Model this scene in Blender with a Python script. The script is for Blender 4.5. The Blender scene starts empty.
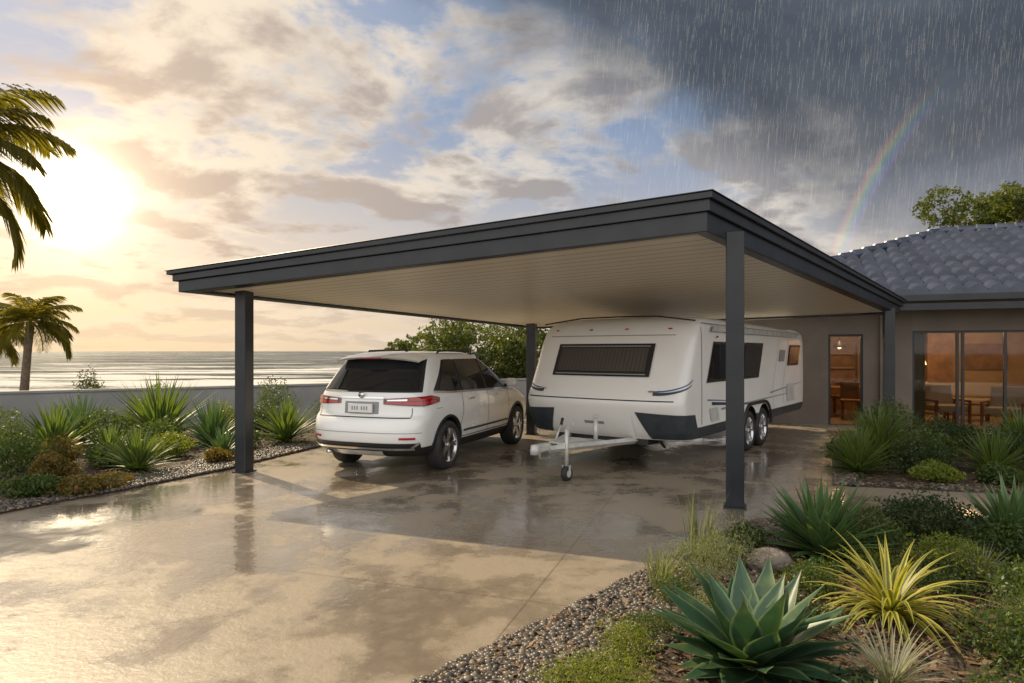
import bpy, math, random, bmesh, itertools
import numpy as np
from mathutils import Vector
random.seed(7); rng=np.random.default_rng(7)
scene=bpy.context.scene
R=math.radians
# ------------------------------------------------------------------ helpers
def link(o,parent=None):
    scene.collection.objects.link(o)
    if parent: o.parent=parent
    return o
def empty(name,loc=(0,0,0),rz=0,parent=None):
    e=bpy.data.objects.new(name,None); e.location=loc; e.rotation_euler=(0,0,rz); e.empty_display_size=.2
    return link(e,parent)
def mk(name,v,f,mat=None,parent=None,smooth=False,uv=None,loc=None,midx=None):
    me=bpy.data.meshes.new(name)
    if isinstance(v,np.ndarray) and isinstance(f,np.ndarray):
        nv=len(v); nf,k=f.shape
        me.vertices.add(nv); me.vertices.foreach_set('co',v.astype(np.float32).ravel())
        me.loops.add(nf*k); me.loops.foreach_set('vertex_index',f.astype(np.int32).ravel())
        me.polygons.add(nf); me.polygons.foreach_set('loop_start',np.arange(nf,dtype=np.int32)*k)
        me.update(calc_edges=True); me.validate()
    else:
        me.from_pydata([tuple(map(float,p)) for p in v],[],[tuple(int(i) for i in q) for q in f]); me.update()
    if uv is not None:
        l=me.uv_layers.new(name='UVMap')
        vi=np.zeros(len(me.loops),dtype=np.int32); me.loops.foreach_get('vertex_index',vi)
        l.data.foreach_set('uv',np.asarray(uv,dtype=np.float32)[vi].ravel())
    if mat is not None:
        for m in (mat if isinstance(mat,(list,tuple)) else [mat]): me.materials.append(m)
    if midx is not None: me.polygons.foreach_set('material_index',np.asarray(midx,dtype=np.int32))
    if smooth: me.polygons.foreach_set('use_smooth',[True]*len(me.polygons))
    o=bpy.data.objects.new(name,me)
    if loc is not None: o.location=loc
    return link(o,parent)
def bev(o,w=.01,seg=2):
    m=o.modifiers.new('bev','BEVEL'); m.width=w; m.segments=seg; m.limit_method='ANGLE'; m.angle_limit=R(40); return o
def box(name,c,s,mat,parent=None,rz=0,rx=0,ry=0,b=0):
    x,y,z=[k/2 for k in s]
    v=[(-x,-y,-z),(x,-y,-z),(x,y,-z),(-x,y,-z),(-x,-y,z),(x,-y,z),(x,y,z),(-x,y,z)]
    f=[(0,3,2,1),(4,5,6,7),(0,1,5,4),(1,2,6,5),(2,3,7,6),(3,0,4,7)]
    o=mk(name,v,f,mat,parent); o.location=c; o.rotation_euler=(rx,ry,rz)
    if b: bev(o,b)
    return o
def tube(name,pts,rad,mat,parent=None,n=10,smooth=True):
    pts=[Vector(p) for p in pts]; V=[];F=[]
    if not hasattr(rad,'__len__'): rad=[rad]*len(pts)
    for i,p in enumerate(pts):
        d=(pts[min(i+1,len(pts)-1)]-pts[max(i-1,0)]).normalized()
        a=d.cross(Vector((0,0,1)) if abs(d.z)<.9 else Vector((1,0,0))).normalized(); b=d.cross(a)
        for k in range(n):
            t=2*math.pi*k/n; V.append(p+(a*math.cos(t)+b*math.sin(t))*rad[i])
    for i in range(len(pts)-1):
        for k in range(n):
            F.append((i*n+k,i*n+(k+1)%n,(i+1)*n+(k+1)%n,(i+1)*n+k))
    F.append(tuple(range(n))[::-1]); F.append(tuple((len(pts)-1)*n+k for k in range(n)))
    return mk(name,V,F,mat,parent,smooth)
def lathe(name,prof,mat,parent,loc,n=40,smooth=True):
    V=[];F=[];k=len(prof)
    for i in range(n):
        t=2*math.pi*i/n
        for (r,y) in prof: V.append((r*math.cos(t),y,r*math.sin(t)))
    for i in range(n):
        for j in range(k-1): F.append((i*k+j,i*k+j+1,((i+1)%n)*k+j+1,((i+1)%n)*k+j))
    return mk(name,V,F,mat,parent,smooth,loc=loc)
def inpoly(p,poly):
    x,y=p[:,0],p[:,1]; c=np.zeros(len(p),bool); n=len(poly)
    for i in range(n):
        x1,y1=poly[i]; x2,y2=poly[(i+1)%n]
        if y1==y2: continue
        m=((y1>y)!=(y2>y))&(x<(x2-x1)*(y-y1)/(y2-y1)+x1); c^=m
    return c
# ------------------------------------------------------------------ materials
class NT:
    def __init__(s,nt): s.nt=nt
    def n(s,t,**k):
        o=s.nt.nodes.new(t)
        for a,b in k.items(): setattr(o,a,b)
        return o
    def l(s,a,b): s.nt.links.new(a,b)
    def m(s,op,a,b=None,c=None,clamp=False):
        o=s.n('ShaderNodeMath',operation=op); o.use_clamp=clamp
        for i,x in enumerate((a,b,c)):
            if x is None: continue
            if isinstance(x,(int,float)): o.inputs[i].default_value=x
            else: s.l(x,o.inputs[i])
        return o.outputs[0]
    def ss(s,x,a,b):
        o=s.n('ShaderNodeMapRange',interpolation_type='SMOOTHSTEP')
        s.l(x,o.inputs[0]); o.inputs[1].default_value=a; o.inputs[2].default_value=b
        return o.outputs[0]
    def mix(s,f,a,b,bt='MIX'):
        o=s.n('ShaderNodeMix',data_type='RGBA',blend_type=bt)
        for i,x in ((0,f),(6,a),(7,b)):
            if isinstance(x,(int,float)): o.inputs[i].default_value=x
            elif isinstance(x,tuple): o.inputs[i].default_value=(*x,1) if len(x)==3 else x
            else: s.l(x,o.inputs[i])
        return o.outputs[2]
    def noise(s,vec,scale,detail=4,rough=.55,dist=0):
        o=s.n('ShaderNodeTexNoise'); o.inputs['Scale'].default_value=scale; o.inputs['Detail'].default_value=detail
        o.inputs['Roughness'].default_value=rough; o.inputs['Distortion'].default_value=dist
        if vec is not None: s.l(vec,o.inputs['Vector'])
        return o.outputs[0]
def base(name,col=(.5,.5,.5),rough=.5,metal=0,coat=0,spec=.5,**k):
    m=bpy.data.materials.new(name); m.use_nodes=True; t=NT(m.node_tree); p=m.node_tree.nodes['Principled BSDF']
    p.inputs['Base Color'].default_value=(*col,1); p.inputs['Roughness'].default_value=rough; p.inputs['Metallic'].default_value=metal
    p.inputs['Coat Weight'].default_value=coat; p.inputs['Coat Roughness'].default_value=.04; p.inputs['Specular IOR Level'].default_value=spec
    return m,t,p
def varied(name,c1,c2,scale,rough=(.5,.7),bump=.0,bscale=40,metal=0,coat=0,detail=5,coord='Object',spec=.5,bd=.01):
    m,t,p=base(name,c1,rough[0],metal,coat,spec)
    tc=t.n('ShaderNodeTexCoord').outputs[coord]
    n=t.noise(tc,scale,detail)
    f=t.ss(n,.35,.65); t.l(t.mix(f,c1,c2),p.inputs['Base Color'])
    t.l(t.m('ADD',t.m('MULTIPLY',t.noise(tc,scale*2.3,3),rough[1]-rough[0]),rough[0]),p.inputs['Roughness'])
    if bump:
        b=t.n('ShaderNodeBump'); b.inputs['Strength'].default_value=bump; b.inputs['Distance'].default_value=bd
        t.l(t.noise(tc,bscale,6),b.inputs['Height']); t.l(b.outputs[0],p.inputs['Normal'])
    return m
def islandramp(t,cols):
    g=t.n('ShaderNodeNewGeometry').outputs['Random Per Island']
    r=t.n('ShaderNodeValToRGB'); t.l(g,r.inputs[0]); e=r.color_ramp.elements
    e[0].color=(*cols[0],1); e[1].color=(*cols[-1],1)
    for i,c in enumerate(cols[1:-1]): k=e.new((i+1)/(len(cols)-1)); k.color=(*c,1)
    return r.outputs[0]
def addtrans(m,t,p,c,trans,tint):
    tr=t.n('ShaderNodeBsdfTranslucent'); t.l(t.mix(1.0,c,tint,'MULTIPLY'),tr.inputs[0])
    mx=t.n('ShaderNodeMixShader'); mx.inputs[0].default_value=trans
    t.l(p.outputs[0],mx.inputs[1]); t.l(tr.outputs[0],mx.inputs[2])
    t.l(mx.outputs[0],m.node_tree.nodes['Material Output'].inputs[0])
def leafmat(name,cols,rough=.45,trans=.38,spec=.4):
    m,t,p=base(name,cols[0],rough,spec=spec); c=islandramp(t,cols)
    t.l(c,p.inputs['Base Color']); addtrans(m,t,p,c,trans,(2.2,2.0,.6)); return m
def agavemat(name,mid,edge,w=.5,rough=.4,trans=.15,vtip=None):
    m,t,p=base(name,mid,rough)
    uv=t.n('ShaderNodeUVMap').outputs[0]; sp=t.n('ShaderNodeSeparateXYZ'); t.l(uv,sp.inputs[0])
    d=t.m('ABSOLUTE',t.m('SUBTRACT',sp.outputs[0],.5))
    f=t.ss(d,w*.5-.06,w*.5+.04)
    g=t.n('ShaderNodeNewGeometry').outputs['Random Per Island']
    c=t.mix(f,mid,edge)
    c=t.mix(t.m('MULTIPLY',g,.4),c,(mid[0]*.5,mid[1]*.55,mid[2]*.5))
    tcc=t.n('ShaderNodeTexCoord').outputs['Object']
    nz=t.noise(tcc,9,4)
    c=t.mix(t.m('MULTIPLY',t.ss(nz,.45,.8),.4),c,(edge[0]*.8+.05,edge[1]*.9,edge[2]*.6))
    c=t.mix(t.m('MULTIPLY',t.ss(t.noise(tcc,70,3),.55,.75),.25),c,(mid[0]*.6,mid[1]*.6,mid[2]*.5))
    if vtip: c=t.mix(t.ss(sp.outputs[1],.9,1.0),c,vtip)
    t.l(c,p.inputs['Base Color']); addtrans(m,t,p,c,trans,(1.9,1.9,.7))
    return m
def ramp_island(name,cols,rough=.6):
    m,t,p=base(name,cols[0],rough); t.l(islandramp(t,cols),p.inputs['Base Color']); return m

# wet concrete: dry-ish film with smooth puddled patches
M_conc,t,p=base('wet_concrete',(.2,.17,.14),.3)
tc=t.n('ShaderNodeTexCoord').outputs['Object']
big=t.noise(tc,.45,6,.6,.4); mid_=t.noise(tc,2.2,8,.65); fine=t.noise(tc,60,5,.7)
wet=t.ss(t.m('ADD',big,t.m('MULTIPLY',t.m('SUBTRACT',mid_,.5),.6)),.42,.60)
c=t.mix(wet,(.31,.255,.19),(.165,.132,.095))
c=t.mix(t.m('MULTIPLY',t.ss(mid_,.5,.7),.45),c,(.34,.285,.215))
c=t.mix(t.m('MULTIPLY',t.ss(fine,.5,.75),.4),c,(.09,.078,.062))
mp=t.n('ShaderNodeMapping'); t.l(tc,mp.inputs[0]); mp.inputs['Rotation'].default_value=(0,0,R(18.4))
sp=t.n('ShaderNodeSeparateXYZ'); t.l(mp.outputs[0],sp.inputs[0])
def joint(o,per):
    fr=t.m('FRACT',t.m('DIVIDE',t.m('ADD',o,100.3),per)); return t.m('LESS_THAN',t.m('ABSOLUTE',t.m('SUBTRACT',fr,.5)),.006/per)
jt=t.m('MAXIMUM',joint(sp.outputs[0],4.4),joint(sp.outputs[1],4.1))
c=t.mix(t.m('MULTIPLY',jt,.5),c,(.07,.055,.04))
t.l(c,p.inputs['Base Color'])
t.l(t.m('ADD',t.m('MULTIPLY',t.m('SUBTRACT',1.0,wet),.24),t.m('ADD',.07,t.m('MULTIPLY',fine,.14))),p.inputs['Roughness'])
p.inputs['Specular IOR Level'].default_value=.65
t.l(t.m('MULTIPLY',wet,.85),p.inputs['Coat Weight']); p.inputs['Coat Roughness'].default_value=.035
b=t.n('ShaderNodeBump'); b.inputs['Strength'].default_value=.7; b.inputs['Distance'].default_value=.01
rip=t.noise(tc,16,3,.5)
hh=t.m('ADD',t.m('MULTIPLY',rip,.5),t.m('ADD',t.m('MULTIPLY',fine,.26),t.m('MULTIPLY',mid_,.5)))
t.l(t.m('SUBTRACT',hh,t.m('MULTIPLY',jt,.6)),b.inputs['Height']); t.l(b.outputs[0],p.inputs['Normal'])
b2=t.n('ShaderNodeBump'); b2.inputs['Strength'].default_value=.17; b2.inputs['Distance'].default_value=.01
t.l(t.m('ADD',rip,t.m('MULTIPLY',fine,.08)),b2.inputs['Height']); t.l(b2.outputs[0],p.inputs['Coat Normal'])

M_soil=varied('garden_mulch',(.045,.028,.018),(.12,.08,.05),14,(.7,.9),.9,55,bd=.03)
M_land=varied('coastal_ground',(.05,.06,.025),(.14,.12,.07),.6,(.8,.95),.4,8)
M_peb=ramp_island('pebbles',[(.035,.03,.027),(.14,.115,.09),(.07,.06,.05),(.24,.195,.145),(.055,.05,.05),(.10,.08,.06)],.38)
M_chip=ramp_island('bark',[(.06,.033,.018),(.18,.10,.05),(.11,.065,.033),(.24,.155,.09)],.7)
M_steel=varied('charcoal_powdercoat',(.015,.018,.024),(.022,.025,.032),3,(.3,.42),.05,200)
M_ceil,t,p=base('ceiling_panels',(.80,.71,.58),.30)
uv=t.n('ShaderNodeUVMap').outputs[0]; sp=t.n('ShaderNodeSeparateXYZ'); t.l(uv,sp.inputs[0])
fr=t.m('FRACT',t.m('MULTIPLY',sp.outputs[1],36.0)); gr=t.m('LESS_THAN',fr,.10)
fr2=t.m('FRACT',t.m('MULTIPLY',sp.outputs[1],144.0))
t.l(t.mix(t.m('MULTIPLY',gr,.75),(.84,.75,.62),(.22,.17,.12)),p.inputs['Base Color'])
b=t.n('ShaderNodeBump'); b.inputs['Strength'].default_value=.5; b.inputs['Distance'].default_value=.01
t.l(t.m('ADD',t.m('MULTIPLY',gr,-1.0),t.m('MULTIPLY',t.m('SINE',t.m('MULTIPLY',fr2,6.283)),.15)),b.inputs['Height']); t.l(b.outputs[0],p.inputs['Normal'])
M_white=varied('white_paint',(.84,.84,.83),(.82,.82,.81),2,(.20,.27),0,coat=1)
M_carav=varied('caravan_white_panel',(.84,.82,.79),(.80,.78,.75),1.2,(.28,.38),.03,60,coat=.4)
M_blk,_,_=base('black_plastic',(.018,.018,.02),.45)
M_dark,_,_=base('dark_void',(.006,.006,.006),.8)
M_glass,_,_=base('tinted_glass',(.012,.014,.017),.04,spec=.5)
M_chr,_,_=base('chrome',(.75,.75,.76),.15,1)
M_alloy,_,_=base('alloy',(.6,.6,.62),.25,1)
M_rub=varied('tyre_rubber',(.02,.02,.02),(.035,.034,.032),20,(.6,.8),.3,80)
M_red,_,_=base('tail_lamp_red',(.40,.006,.008),.1,coat=1)
M_red2,_,_=base('tail_lamp_dark',(.13,.004,.006),.08,coat=1)
M_plate,_,_=base('plate_white',(.75,.75,.73),.4)
M_seam,_,_=base('panel_gap',(.02,.02,.02),.7)
M_dgrey=varied('checker_plate',(.03,.04,.05),(.045,.055,.065),6,(.3,.4),.5,140)
M_blue,_,_=base('decal_blue',(.03,.12,.28),.35)
M_grey,_,_=base('decal_grey',(.25,.26,.27),.4)
M_shade=base('blind',(.075,.062,.048),.7)[0]
M_galv=varied('galvanised',(.50,.50,.48),(.64,.63,.61),8,(.35,.5),0,metal=.2)
M_rend=varied('house_render',(.19,.158,.13),(.155,.13,.105),.9,(.8,.9),.25,90)
M_fence=varied('boundary_wall',(.26,.26,.265),(.34,.335,.33),.8,(.6,.8),.3,60)
M_tile=varied('roof_tile',(.035,.045,.075),(.07,.085,.125),1.6,(.22,.38),.2,60,coat=.2)
M_frame,_,_=base('window_frame',(.02,.02,.022),.35)
M_floor,_,_=base('interior_floor',(.30,.20,.12),.35)
M_int=varied('interior_wall',(.46,.31,.17),(.36,.24,.13),1.5,(.7,.9))
M_wood=varied('timber',(.20,.10,.045),(.30,.155,.07),4,(.4,.6),.2,30)
M_cush,_,_=base('cushion',(.45,.37,.27),.9)
M_bark=varied('bark_trunk',(.14,.10,.07),(.24,.18,.12),6,(.8,.95),.8,25,bd=.03)
M_rock=varied('rock',(.14,.12,.10),(.26,.22,.18),9,(.7,.9),1,14,bd=.05)
m,t,p=base('clear_glass'); M_pane=m
fz=t.n('ShaderNodeFresnel'); fz.inputs[0].default_value=1.4
tr=t.n('ShaderNodeBsdfTransparent'); tr.inputs[0].default_value=(.70,.69,.66,1); gl=t.n('ShaderNodeBsdfGlossy'); gl.inputs['Roughness'].default_value=.03
mx=t.n('ShaderNodeMixShader'); t.l(fz.outputs[0],mx.inputs[0]); t.l(tr.outputs[0],mx.inputs[1]); t.l(gl.outputs[0],mx.inputs[2])
t.l(mx.outputs[0],m.node_tree.nodes['Material Output'].inputs[0])
m,t,p=base('rain_streak'); M_rain=m
tr=t.n('ShaderNodeBsdfTransparent'); df=t.n('ShaderNodeBsdfTranslucent'); df.inputs[0].default_value=(.85,.9,.97,1)
mx=t.n('ShaderNodeMixShader'); mx.inputs[0].default_value=.15; t.l(tr.outputs[0],mx.inputs[1]); t.l(df.outputs[0],mx.inputs[2])
t.l(mx.outputs[0],m.node_tree.nodes['Material Output'].inputs[0])
# ocean
M_sea,t,p=base('sea_water',(.03,.045,.05),.3,spec=.2)
tc=t.n('ShaderNodeTexCoord').outputs['Object']
mp=t.n('ShaderNodeMapping'); t.l(tc,mp.inputs[0]); mp.inputs['Scale'].default_value=(.22,1.0,1); mp.inputs['Rotation'].default_value=(0,0,R(8))
w1=t.noise(mp.outputs[0],.04,9,.78); w2=t.noise(mp.outputs[0],.35,5,.6)
sp=t.n('ShaderNodeSeparateXYZ'); t.l(tc,sp.inputs[0])
near=t.m('SUBTRACT',1.0,t.ss(sp.outputs[1],130,420))
mp2=t.n('ShaderNodeMapping'); t.l(tc,mp2.inputs[0]); mp2.inputs['Scale'].default_value=(.22,.8,1); mp2.inputs['Rotation'].default_value=(0,0,R(5))
foam=t.noise(mp2.outputs[0],.05,10,.72,.8)
fm=t.ss(t.m('ADD',foam,t.m('MULTIPLY',near,.12)),.575,.62)
t.l(t.mix(fm,t.mix(t.ss(w1,.44,.56),(.012,.024,.03),(.085,.11,.12)),(.88,.86,.82)),p.inputs['Base Color'])
t.l(t.m('ADD',t.m('MULTIPLY',fm,.4),.35),p.inputs['Roughness'])
t.l(t.mix(t.ss(w1,.45,.6),(.03,.03,.03),(.32,.32,.32)),p.inputs['Specular IOR Level'])
b=t.n('ShaderNodeBump'); b.inputs['Strength'].default_value=1; b.inputs['Distance'].default_value=6
t.l(t.m('ADD',w1,t.m('MULTIPLY',w2,.35)),b.inputs['Height']); t.l(b.outputs[0],p.inputs['Normal'])

G_sh=leafmat('shrub_leaves',[(.035,.065,.018),(.085,.13,.035),(.05,.09,.022),(.14,.17,.045)])
G_sh2=leafmat('dark_shrub_leaves',[(.022,.042,.016),(.055,.085,.03),(.035,.06,.02)])
G_red=leafmat('croton_leaves',[(.04,.07,.02),(.20,.12,.03),(.07,.10,.02),(.26,.13,.04)])
G_grey=leafmat('silver_leaves',[(.12,.15,.09),(.22,.25,.15),(.16,.19,.11)],.6)
G_lime=leafmat('lime_leaves',[(.09,.13,.02),(.22,.26,.04),(.13,.17,.03)])
G_tree=leafmat('tree_leaves',[(.035,.06,.015),(.11,.13,.03),(.06,.09,.02)],trans=.4)
G_palm=leafmat('palm_leaves',[(.07,.075,.015),(.17,.15,.03),(.10,.10,.02)],trans=.5)
A_green=agavemat('agave_leaf',(.085,.16,.06),(.17,.24,.09),.8,vtip=(.12,.07,.03))
A_blue=agavemat('blue_agave_leaf',(.04,.095,.05),(.19,.27,.13),.86,.36,.14,vtip=(.15,.09,.03))
A_yel=agavemat('variegated_leaf',(.10,.15,.03),(.55,.47,.11),.45,.42,.3)
A_yuc=agavemat('yucca_leaf',(.075,.125,.035),(.20,.25,.07),.7,.45,.38)
A_grey=agavemat('tillandsia_leaf',(.22,.23,.16),(.38,.36,.26),.6,.6,.2)

# ------------------------------------------------------------------ ground
xs=np.concatenate([np.linspace(-4000,-60,12),np.linspace(-50,60,45),np.linspace(80,4000,12)])
ys=np.concatenate([np.linspace(-400,-30,6),np.linspace(-20,100,49),np.linspace(120,4000,12)])
V=[];F=[]
for j,y in enumerate(ys):
    for i,x in enumerate(xs):
        d=-.3*x+.95*y; z=0
        if d>24: z=-min((d-24)/55,1)**.8*7.5
        if d>26: z+=.35*math.sin(x*.31+y*.2)*math.cos(y*.23)
        if x>28 and d<=80: z=max(z,-1)
        V.append((x,y,z-.004))
nx=len(xs)
for j in range(len(ys)-1):
    for i in range(nx-1): F.append((j*nx+i,j*nx+i+1,(j+1)*nx+i+1,(j+1)*nx+i))
mk('ground',V,F,M_land,smooth=True)
mk('ocean',[(-9000,60,-5),(9000,60,-5),(9000,12000,-5),(-9000,12000,-5)],[(0,1,2,3)],M_sea)
mk('driveway',[(-16,-12,.004),(18,-12,.004),(18,14,.004),(6,19,.004),(2.5,20.6,.004),(-4.9,15.7,.004),(-16,8.8,.004)],[tuple(range(7))],M_conc)
def bed(name,poly,z=.025):
    n=len(poly); V=[(x,y,z) for x,y in poly]+[(x,y,-.01) for x,y in poly]
    F=[tuple(range(n))]+[(i,n+i,n+(i+1)%n,(i+1)%n) for i in range(n)]
    return mk(name,V,F,M_soil)
L_BED=[(-5.35,6.8),(-4.75,7.9),(-4.1,9.3),(-3.4,11.6),(-1.0,15.5),(2,20.0),(-4.9,15.75),(-10,12.65),(-20,6.6),(-12,6.1),(-7,6.35)]
R_BED=[(-1.3,2.3),(-.42,3.35),(.30,4.14),(1.06,5.04),(2.3,6.4),(2.75,6.62),(5.1,6.45),(12,6.0),(12,1),(-1,1)]
U_BED=[(4.05,8.25),(6.0,7.7),(14,7.1),(14,10.2),(9.6,12.0),(6.9,12.3),(5.2,10.6)]
bed('garden_bed',L_BED); bed('garden_bed',R_BED); bed('garden_bed',U_BED)
# pebbles
ico=[]; ph=(1+5**.5)/2
for a,b_ in ((1,ph),(-1,ph),(1,-ph),(-1,-ph)): ico+= [(0,a,b_),(a,b_,0),(b_,0,a)]
ico=np.array(ico,float); ico/=np.linalg.norm(ico[0])
ed=min(np.linalg.norm(ico[0]-ico[k]) for k in range(1,12))
fc=[(i,j,k) for i,j,k in itertools.combinations(range(12),3) if all(abs(np.linalg.norm(ico[a]-ico[b])-ed)<1e-3 for a,b in ((i,j),(j,k),(i,k)))]
fc=np.array([f if np.dot(np.cross(ico[f[1]]-ico[f[0]],ico[f[2]]-ico[f[0]]),ico[f[0]])>0 else (f[0],f[2],f[1]) for f in fc])
def pebbles(name,pts,size,z=.025,mat=M_peb):
    n=len(pts); s=rng.uniform(size[0],size[1],(n,1,1))*np.stack([rng.uniform(.8,1.4,n),rng.uniform(.7,1.1,n),rng.uniform(.4,.7,n)],1)[:,None,:]
    v=ico[None]*s*rng.uniform(.88,1.12,(n,12,1)); a=rng.uniform(0,6.28,n); ca,sa=np.cos(a)[:,None],np.sin(a)[:,None]
    x=v[:,:,0]*ca-v[:,:,1]*sa; y=v[:,:,0]*sa+v[:,:,1]*ca
    v=np.stack([x+pts[:,0:1],y+pts[:,1:2],v[:,:,2]+z+rng.uniform(0,.012,(n,1))+s[:,:,2]*.3],2).reshape(-1,3)
    f=(fc[None]+np.arange(n)[:,None,None]*12).reshape(-1,3)
    return mk(name,v,f,mat,smooth=True)
def band(path,w0,w1,n,wob=.18):
    path=np.array(path); seg=np.diff(path,axis=0); L=np.linalg.norm(seg,axis=1); c=rng.choice(len(L),n,p=L/L.sum()); t_=rng.random(n)
    nn=np.stack([seg[:,1],-seg[:,0]],1)/L[:,None]
    q=path[c]+seg[c]*t_[:,None]; ww=w1*(1+wob*np.sin(q[:,0]*4+q[:,1]*3))
    return q+nn[c]*(w0+(ww-w0)*rng.random(n)**1.2)[:,None]
p1=band([(-1.3,2.3),(-.42,3.35),(.30,4.14),(1.06,5.04),(2.3,6.4)],-.02,.62,9500)
p2=band([(2.3,6.4),(2.75,6.62),(5.1,6.45)],.01,.3,1500)
p3=band([(-3.4,11.6),(-4.1,9.3),(-4.75,7.9),(-5.35,6.8),(-7,6.35)],-.02,.75,6500)
p4=band([(4.05,8.25),(5.2,10.6)],.01,.3,900); p5=band([(14,7.1),(6.0,7.7),(4.05,8.25)],.01,.25,1200)
q=rng.uniform((-.5,1.5),(6.5,6.4),(4500,2)); q=q[inpoly(q,R_BED)]
pebbles('gravel',np.concatenate([p1,p2,q[:2400]]),(.008,.026))
pebbles('gravel',np.concatenate([p3,p4,p5]),(.014,.034))
def leaf_arr(C,size,asp,up=0.0):
    n=len(C); d=rng.normal(size=(n,3)); d[:,2]+=up; d/=np.linalg.norm(d,axis=1)[:,None]
    e=rng.normal(size=(n,3)); e-= (e*d).sum(1)[:,None]*d; e/=np.linalg.norm(e,axis=1)[:,None]
    s=(size*rng.uniform(.6,1.3,n))[:,None]; nn=np.cross(d,e)
    v=np.stack([C-d*s*.5,C+e*s*asp*.5+nn*s*.08,C+d*s*.5,C-e*s*asp*.5+nn*s*.08],1).reshape(-1,3)
    return v,np.arange(n*4).reshape(n,4)
def chips(name,poly,lo,hi,n):
    q=rng.uniform(lo,hi,(n,2)); q=q[inpoly(q,poly)]; C=np.c_[q,rng.uniform(.028,.05,len(q))]
    d=rng.uniform(-1,1,(len(q),3)); d[:,2]*=.25; d/=np.linalg.norm(d,axis=1)[:,None]; e=np.cross(d,np.c_[rng.normal(0,.25,(len(q),2)),np.ones(len(q))]); 
    s=rng.uniform(.015,.05,(len(q),1)); v=np.stack([C-d*s,C+e*s*.4,C+d*s,C-e*s*.4],1).reshape(-1,3)
    mk(name,v,np.arange(len(q)*4).reshape(-1,4),M_chip)
chips('bark_mulch',R_BED,(-.5,1.5),(6.5,6.5),16000); chips('bark_mulch',U_BED,(4,7),(11,12.3),6000); chips('bark_mulch',L_BED,(-9,6),(-2,14),8000)

# ------------------------------------------------------------------ plants
def ell(c,r,n,shell=.5,gap=.0):
    d=rng.normal(size=(n,3)); d/=np.linalg.norm(d,axis=1)[:,None]
    rr=rng.random(n)**(shell/1.5); rr=.35+.65*rr
    bump=1+.18*np.sin(d[:,0]*5+c[0]*3)*np.cos(d[:,1]*6+c[1])+.14*np.sin(d[:,2]*9+d[:,0]*7)
    P=d*(rr*bump)[:,None]*np.array(r)+np.array(c)
    if gap:
        g=np.sin(P[:,0]*gap*1.3+1)*np.sin(P[:,1]*gap+2)*np.sin(P[:,2]*gap*1.7); P=P[g>-.22]
    return P
def shrub(name,x,y,r,h,mat,n=1600,size=.05,asp=.45,z0=.0,lobes=5,up=.4,gap=0):
    C=[]
    for k in range(lobes):
        a=rng.uniform(0,6.28); q=rng.uniform(0,.55)*r
        s=rng.uniform(.5,.75); hz=h*rng.uniform(.35,.6)
        C.append(ell((math.cos(a)*q,math.sin(a)*q,hz),(r*s,r*s,hz*rng.uniform(.8,1.1)),n//lobes,gap=gap))
    C=np.concatenate(C); C[:,2]=np.abs(C[:,2])+.01
    v,f=leaf_arr(C,size,asp,up)
    return mk(name,v,f,mat,loc=(x,y,z0+.02))
def rosette(name,x,y,n,L,W,mat,el0=80,el1=12,droop=35,p=2.2,seg=8,fold=.25,z0=.02,twist=6,base_r=.03,bulge=.5):
    V=[];F=[];UV=[]
    for i in range(n):
        t=(i+.5)/n; phi=i*2.39996+rng.normal(0,.12); el=R(el0+(el1-el0)*t**.8+rng.normal(0,twist)); l=L*(.62+.38*math.sin(math.pi*min(1,.25+t*.7)))*rng.uniform(.88,1.1)
        dr=R(droop)*rng.uniform(.5,1.4)*(.4+.6*t); P=np.array([math.cos(phi)*base_r,math.sin(phi)*base_r,0.02+.05*(1-t)]); b0=len(V)
        bend=rng.normal(0,.15)
        for s in range(seg+1):
            u=s/seg; e=el-dr*u**1.3; ph_=phi+bend*u
            d=np.array([math.cos(ph_)*math.cos(e),math.sin(ph_)*math.cos(e),math.sin(e)])
            side=np.array([-math.sin(ph_),math.cos(ph_),0]); up=np.cross(d,side); up=-up if up[2]<0 and e<1.5 else up
            w=W*.5*((.62+bulge*math.sin(math.pi*min(1,u*1.15)))*(1-u**p)+.002)
            for k,cx in enumerate((-1,-.5,0,.5,1)):
                V.append(P+side*w*cx+up*fold*w*abs(cx)**1.5); UV.append((k/4,u))
            P=P+d*l/seg; P[2]=max(P[2],.012)
        for s in range(seg):
            for k in range(4):
                a=b0+s*5+k; F.append((a,a+1,a+6,a+5))
    return mk(name,V,F,mat,smooth=True,uv=UV,loc=(x,y,z0))
def grass(name,x,y,r,h,n,mat,w=.008,lean=.5):
    V=[];F=[]
    for i in range(n):
        a=rng.uniform(0,6.28); q=r*.5*rng.random()**.5; px,py=math.cos(a)*q,math.sin(a)*q
        a2=a+rng.normal(0,.6); l=h*rng.uniform(.6,1.1); ln=lean*rng.uniform(.2,1.2); b0=len(V); sx,sy=-math.sin(a2)*w,math.cos(a2)*w
        for s in range(5):
            u=s/4; k=(1-u**1.5); ox=px+math.cos(a2)*l*ln*u**1.8; oy=py+math.sin(a2)*l*ln*u**1.8; oz=l*(u-.3*ln*u*u)
            V+=[(ox-sx*k,oy-sy*k,oz),(ox+sx*k,oy+sy*k,oz)]
        for s in range(4): F.append((b0+2*s,b0+2*s+1,b0+2*s+3,b0+2*s+2))
    return mk(name,V,F,mat,loc=(x,y,.02))
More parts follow.
